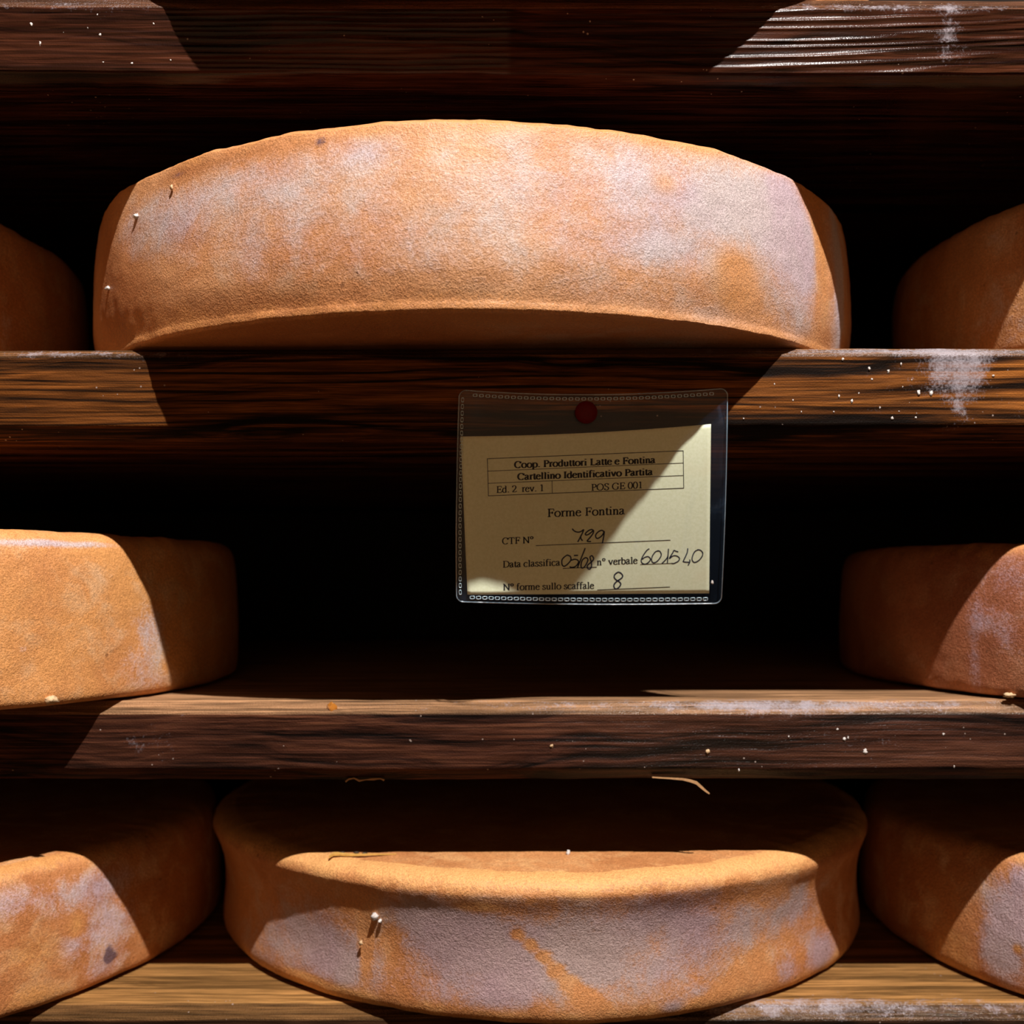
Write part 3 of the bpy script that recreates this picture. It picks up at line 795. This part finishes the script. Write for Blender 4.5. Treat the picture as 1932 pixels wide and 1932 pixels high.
rule(tb, 919, 865.5, 1289, 850.5); rule(tb, 920, 889, 1289.5, 873.5, 1.1); rule(tb, 920.5, 912, 1290, 897, 1.1); rule(tb, 921, 935.5, 1290, 921)
rule(tb, 919.5, 865, 921.5, 936); rule(tb, 1289, 850, 1290, 921.5); rule(tb, 1041.5, 907, 1042, 931.5, 1.1)
rule(tb, 1011, 1029.5, 1265, 1019); rule(tb, 1062, 1072.5, 1126, 1070); rule(tb, 1208, 1065, 1275, 1062.5, 1.1); rule(tb, 1127, 1113, 1264, 1107.5)
child('printed_rules', tb.v, tb.f, M['ink'], card, False)

hw = Ink()
def pen(pts, ox, oy, k, w):
    p = smooth([(ox + x / k, oy + y / k) for x, y in pts], 6)
    hw.stroke(p, lambda a, b: w)
A_ = (1040, 980, 13.8, 2.5)
for st in ([(545, 240), (600, 300), (680, 330), (760, 320), (850, 262)], [(850, 262), (790, 400), (690, 590)], [(765, 420), (775, 500), (800, 540), (825, 540)],
           [(1095, 290), (1050, 262), (960, 300), (890, 370), (900, 402), (960, 395), (1050, 330), (1100, 285), (1090, 360), (1020, 460), (930, 560)], [(925, 570), (980, 575), (1040, 575)],
           [(1385, 330), (1320, 285), (1230, 320), (1160, 400), (1165, 470), (1210, 495), (1290, 450), (1350, 380), (1380, 310), (1365, 450), (1330, 625)],
           [(415, 930), (340, 980), (280, 1060), (285, 1180), (340, 1220), (430, 1160), (510, 1060), (500, 970), (440, 935), (400, 930)], [(590, 940), (640, 938), (700, 935)],
           [(520, 1065), (600, 1040), (680, 1055), (710, 1110), (660, 1200), (580, 1245), (500, 1245), (490, 1220)], [(885, 745), (800, 960), (680, 1265)],
           [(880, 1000), (810, 1060), (775, 1180), (790, 1260), (850, 1250), (920, 1150), (955, 1050), (920, 1000), (870, 1000)],
           [(1100, 1000), (1060, 945), (1010, 980), (1030, 1060), (1050, 1150), (1040, 1250), (990, 1295), (940, 1260), (950, 1190), (1020, 1130), (1090, 1060), (1105, 995)],
           [(1740, 1370), (1660, 1430), (1640, 1510), (1700, 1580), (1780, 1630), (1810, 1690), (1760, 1770), (1680, 1810), (1630, 1740), (1660, 1660), (1740, 1590), (1830, 1530), (1860, 1460), (1800, 1390), (1735, 1370)]):
    pen(st, *A_)
B_ = (1190, 1020, 12.075, 2.1)
for st in ([(425, 185), (370, 220), (290, 330), (240, 440), (260, 510), (330, 535), (410, 490), (450, 420), (400, 365), (320, 380), (260, 430)],
           [(640, 235), (570, 250), (500, 340), (475, 440), (510, 500), (590, 480), (670, 390), (695, 310), (660, 240), (600, 235)],
           [(710, 520), (800, 430), (845, 350), (860, 185)], [(860, 185), (850, 330), (835, 510)],
           [(1085, 255), (1030, 240), (985, 225), (950, 290), (880, 405), (960, 350), (1040, 345), (1110, 400), (1080, 470), (980, 520), (930, 515)],
           [(1300, 175), (1280, 290), (1190, 480)], [(1190, 478), (1260, 490), (1350, 492)], [(1345, 430), (1345, 490), (1305, 565)],
           [(1540, 205), (1460, 250), (1410, 350), (1400, 440), (1450, 495), (1540, 460), (1620, 370), (1640, 280), (1590, 220), (1525, 205)]):
    pen(st, *B_)
child('handwriting', hw.v, hw.f, M['pen'], card, False)

# red drawing pin
pin = empty('drawing_pin', at(1106, 778, D1))
tag(pin, 'round red drawing pin holding the plastic pocket to the shelf', 'pin')
vs, fs = [], []
n = 40
PR = 21.5 * .469 / F
rows = [(0, -.0022), (.35, -.0021), (.65, -.0018), (.86, -.0012), (.96, -.0006), (1.0, 0), (.97, .0004), (.0, .0005)]
y0 = YF - .0006
for r, dy in rows:
    for k in range(n):
        a = 2 * math.pi * k / n
        c = at(1106, 778, y0)
        vs.append((c.x + math.cos(a) * r * PR, y0 + dy * .7, c.z + math.sin(a) * r * PR))
for i in range(len(rows) - 1):
    for k in range(n):
        l = (k + 1) % n
        fs.append((i * n + k, (i + 1) * n + k, (i + 1) * n + l, i * n + l))
child('pin_head', vs, fs, M['pin'], pin)
c = at(1106, 778, y0)
vs, fs = tube([Vector((c.x + .0000 * i, y0 + .0004 + .012 * i / 6, c.z)) for i in range(7)], lambda t: .0005 * (1 - t * .9), 8)
child('pin_shaft', vs, fs, M['pin_steel'], pin)

# ------------------------------------------------------------------ loose bits
def lump(name, p, r, mat, label, cat, group=None, sq=(1, 1, 1), seed=0, parent=None):
    vs, fs = [], []
    nu_, nv_ = 12, 8
    for j in range(nv_ + 1):
        ph = math.pi * j / nv_
        for i in range(nu_):
            th = 2 * math.pi * i / nu_
            d = Vector((math.sin(ph) * math.cos(th), math.sin(ph) * math.sin(th), math.cos(ph)))
            k = 1 + .7 * noise.noise(d * 1.8 + Vector((seed * 3.1, seed, 0))) + .45 * noise.noise(d * 4 + Vector((seed, 0, 0)))
            vs.append(Vector((d.x * sq[0], d.y * sq[1], d.z * sq[2])) * r * k)
    for j in range(nv_):
        for i in range(nu_):
            l = (i + 1) % nu_
            fs.append((j * nu_ + i, j * nu_ + l, (j + 1) * nu_ + l, (j + 1) * nu_ + i))
    o = mesh_obj(name, vs, fs, mat, None, True, p)
    if parent:
        o.location = Vector(p) - parent.location; o.parent = parent
    elif label: tag(o, label, cat, group)
    return o
rng = random.Random(11)
def crumbs(pts, Y, label, group, mat='crumb', name='cheese_crumb', k=1.0):
    for (px, py, r) in pts:
        p = at(px, py, Y)
        lump(name, p, r * k * Y / F, M[mat], label, 'crumb', group, (rng.uniform(.7, 1.1), .7, rng.uniform(.8, 1.5)), rng.random() * 50)
crumbs([(1590, 678, 5), (1640, 696, 5.5), (1676, 701, 5.5), (1645, 716, 4), (1700, 687, 4), (1583, 748, 4), (1607, 757, 5), (1461, 725, 3), (1563, 710, 2.5), (1620, 742, 3), (1703, 730, 3), (1683, 789, 4.5),
        (1660, 769, 3), (1728, 788, 3.5), (1874, 709, 5), (1733, 741, 7), (1757, 742, 6), (1512, 777, 2.5), (1573, 777, 2.5), (1496, 755, 2.5), (1403, 790, 3), (1696, 776, 2.5), (1720, 717, 3)], D1,
       'tiny white crumb stuck to the lit right part of the shelf front by the card', 'crumbs on the ringed shelf', k=.5)
crumbs([(59, 46, 4.5), (76, 82, 4), (189, 66, 3.5), (184, 28, 2.5), (249, 120, 3), (290, 45, 3), (195, 118, 2.5), (322, 114, 3), (166, 53, 2.5), (120, 61, 2)], D0,
       'tiny white crumb on the lit left part of the topmost shelf front', 'crumbs on the top shelf', k=.7)
crumbs([(1593, 1394, 4), (1632, 1418, 5), (1580, 1376, 3), (1780, 1385, 2.5), (1800, 1446, 2.5), (1600, 1392, 2.5), (1488, 1390, 2), (1394, 1453, 2.5)], D2,
       'tiny white crumb on the right half of the shelf front with hanging splinters', 'white crumbs on the third shelf', k=.75)
crumbs([(1041, 1407, 3.5), (1335, 1417, 4)], D2, 'tan crumb stuck on the middle of the shelf front with hanging splinters', 'tan crumbs on the third shelf', 'crumb_tan')
def on_wheel(px, py, cx, D, R, lift=0.0):
    th, z, Y = hit(px, py, cx, D, R)
    return at(px, py, Y - lift)
lump('cheese_crumb', on_wheel(707, 1730, .0170, .677, .1940, .0008), .0016, M['crumb'], 'bright white crumb on the orange stripe of the bottom middle wheel', 'crumb', None, (1, 1, 1.1), 3)
lump('cheese_crumb', on_wheel(717, 1738, .0170, .677, .1940, .0006), .0010, M['crumb'], 'smaller white crumb just right of the bright one on the bottom middle wheel', 'crumb', None, (1, 1, .8), 5)
lump('cheese_crumb', on_wheel(681, 1779, .0170, .677, .1940, .0004), .0009, M['crumb_tan'], 'tan crumb low on the orange stripe of the bottom middle wheel', 'crumb', None, (1, 1, 1), 8)
lump('cheese_crumb', on_wheel(95, 1320, -.372, .600, .2095, .0006), .0022, M['crumb_tan'], 'pale lump at the bottom edge of the golden orange wheel', 'crumb', None, (1.3, 1, .8), 9)
lump('cheese_crumb', on_wheel(257, 408, -.0207, .6225, .2090, .0006), .0011, M['crumb'], 'white crumb on the left side of the big wheel, below the dark purple spot', 'crumb', None, (1, 1, 1), 12)
lump('cheese_crumb', on_wheel(204, 544, -.0207, .6225, .2100, .0006), .0011, M['crumb'], 'white crumb near the lower left edge of the big wheel', 'crumb', None, (1.3, 1, .7), 14)
lump('cheese_crumb', on_wheel(324, 355, -.0207, .6225, .2085, .0005), .0008, M['crumb_tan'], 'tan crumb just under the upper left rim of the big wheel', 'crumb', None, (.8, 1, 1.5), 15)
ztop3 = Z3T + EPS + .0690
def on_top(px, py, z): 
    Y = z * F / (HY - py); return at(px, py, Y)
lump('cheese_crumb', on_top(1072, 1612, ztop3) + Vector((0, 0, .0007)), .0012, M['crumb'], 'grey white crumb at the shadow line on top of the bottom middle wheel', 'crumb', None, (.8, .8, 1), 21)
for k, (px, py) in enumerate(((645, 1610), (672, 1610), (688, 1611))):
    lump('rind_speck', on_top(px, py, ztop3) + Vector((0, 0, .0004)), .0008, M['speck'], 'dark speck by the yellow flake on the bottom middle wheel', 'crumb', 'dark specks by the yellow flake', (1.6, 1, .5), 30 + k)
lump('cheese_crumb', at(1344, 1099, YC + .0195), .0007, M['crumb'], 'tiny white speck standing in for a glint on the plastic pocket, right of the card', 'crumb', None, (.7, .5, 1.2), 44)  # added white lump standing in for a glint on the plastic
lump('cheese_crumb', at(1905, 1312, D2 + .004), .0018, M['crumb_tan'], 'pale crumb on the third shelf edge under the dull red wheel', 'crumb', None, (1.4, 1, .7), 41)
# small whiskers of mould lying on the big wheel are left to the rind; the straw like flake on the low wheel
def strip(path, wid, thick):
    """tapered flat strip along a path"""
    vs, fs = [], []
    m = len(path)
    for i, p in enumerate(path):
        a = Vector(path[max(i - 1, 0)]); b = Vector(path[min(i + 1, m - 1)])
        t = (b - a).normalized(); s = Vector((0, 1, 0)); q = t.cross(s).normalized()
        w = wid(i / (m - 1)); h = thick(i / (m - 1))
        for (e, g) in ((-1, -1), (1, -1), (1, 1), (-1, 1)):
            vs.append(Vector(p) + s * e * w / 2 + q * g * h / 2)
    for i in range(m - 1):
        for k in range(4):
            l = (k + 1) % 4
            fs.append((i * 4 + k, i * 4 + l, i * 4 + 4 + l, i * 4 + 4 + k))
    fs.append((3, 2, 1, 0)); fs.append(tuple(4 * (m - 1) + k for k in range(4)))
    return vs, fs
fl = [on_top(x, y, ztop3) + Vector((0, 0, dz)) for x, y, dz in ((622, 1617, .0004), (630, 1614, .0007), (640, 1614, .0007), (655, 1615, .0006), (675, 1615, .0005), (700, 1614, .0005), (725, 1614, .0005), (748, 1613, .0004))]
vs, fs = strip(fl, lambda t: .0032 * (1 - t) + .0008, lambda t: .0008 * (1 - t) + .0003)
o = mesh_obj('rind_flake', vs, fs, M['flake'], None, False)
tag(o, 'thin straw coloured flake lying on the left shoulder of the bottom middle wheel', 'flake')
# splinters under the third shelf
def shelf_part(name, path, wid, thick, mat, parent, label=None):
    vs, fs = strip(path, wid, thick)
    o = mesh_obj(name, [Vector(v) - parent.location for v in vs], fs, mat, parent, False)
    if label: o['label'] = label
    return o
sp = [at(x, y, .5030) for x, y in ((1230, 1466), (1262, 1468), (1288, 1470), (1302, 1473), (1314, 1477), (1322, 1484), (1330, 1491), (1338, 1497))]
shelf_part('splinter', sp, lambda t: .0016, lambda t: .0006 + .0013 * math.sin(math.pi * min(1, t * 1.05)) * t, M['splinter'], shelf2, 'pale bent splinter hanging down')
sp = [at(x, y, .5045) for x, y in ((652, 1475), (658, 1470), (668, 1468), (678, 1473), (690, 1471), (705, 1470), (718, 1469), (725, 1472))]
shelf_part('splinter', sp, lambda t: .0008, lambda t: .0007 + .0003 * math.sin(t * 20), M['splinter'], shelf2, 'thin curled splinter')
drop = lump('resin_drop', at(627, 1337, .5030), .0026, M['drop'], None, None, None, (.95, .5, 1.1), 2.2, shelf2)
drop['label'] = 'amber drop on the chamfered edge'
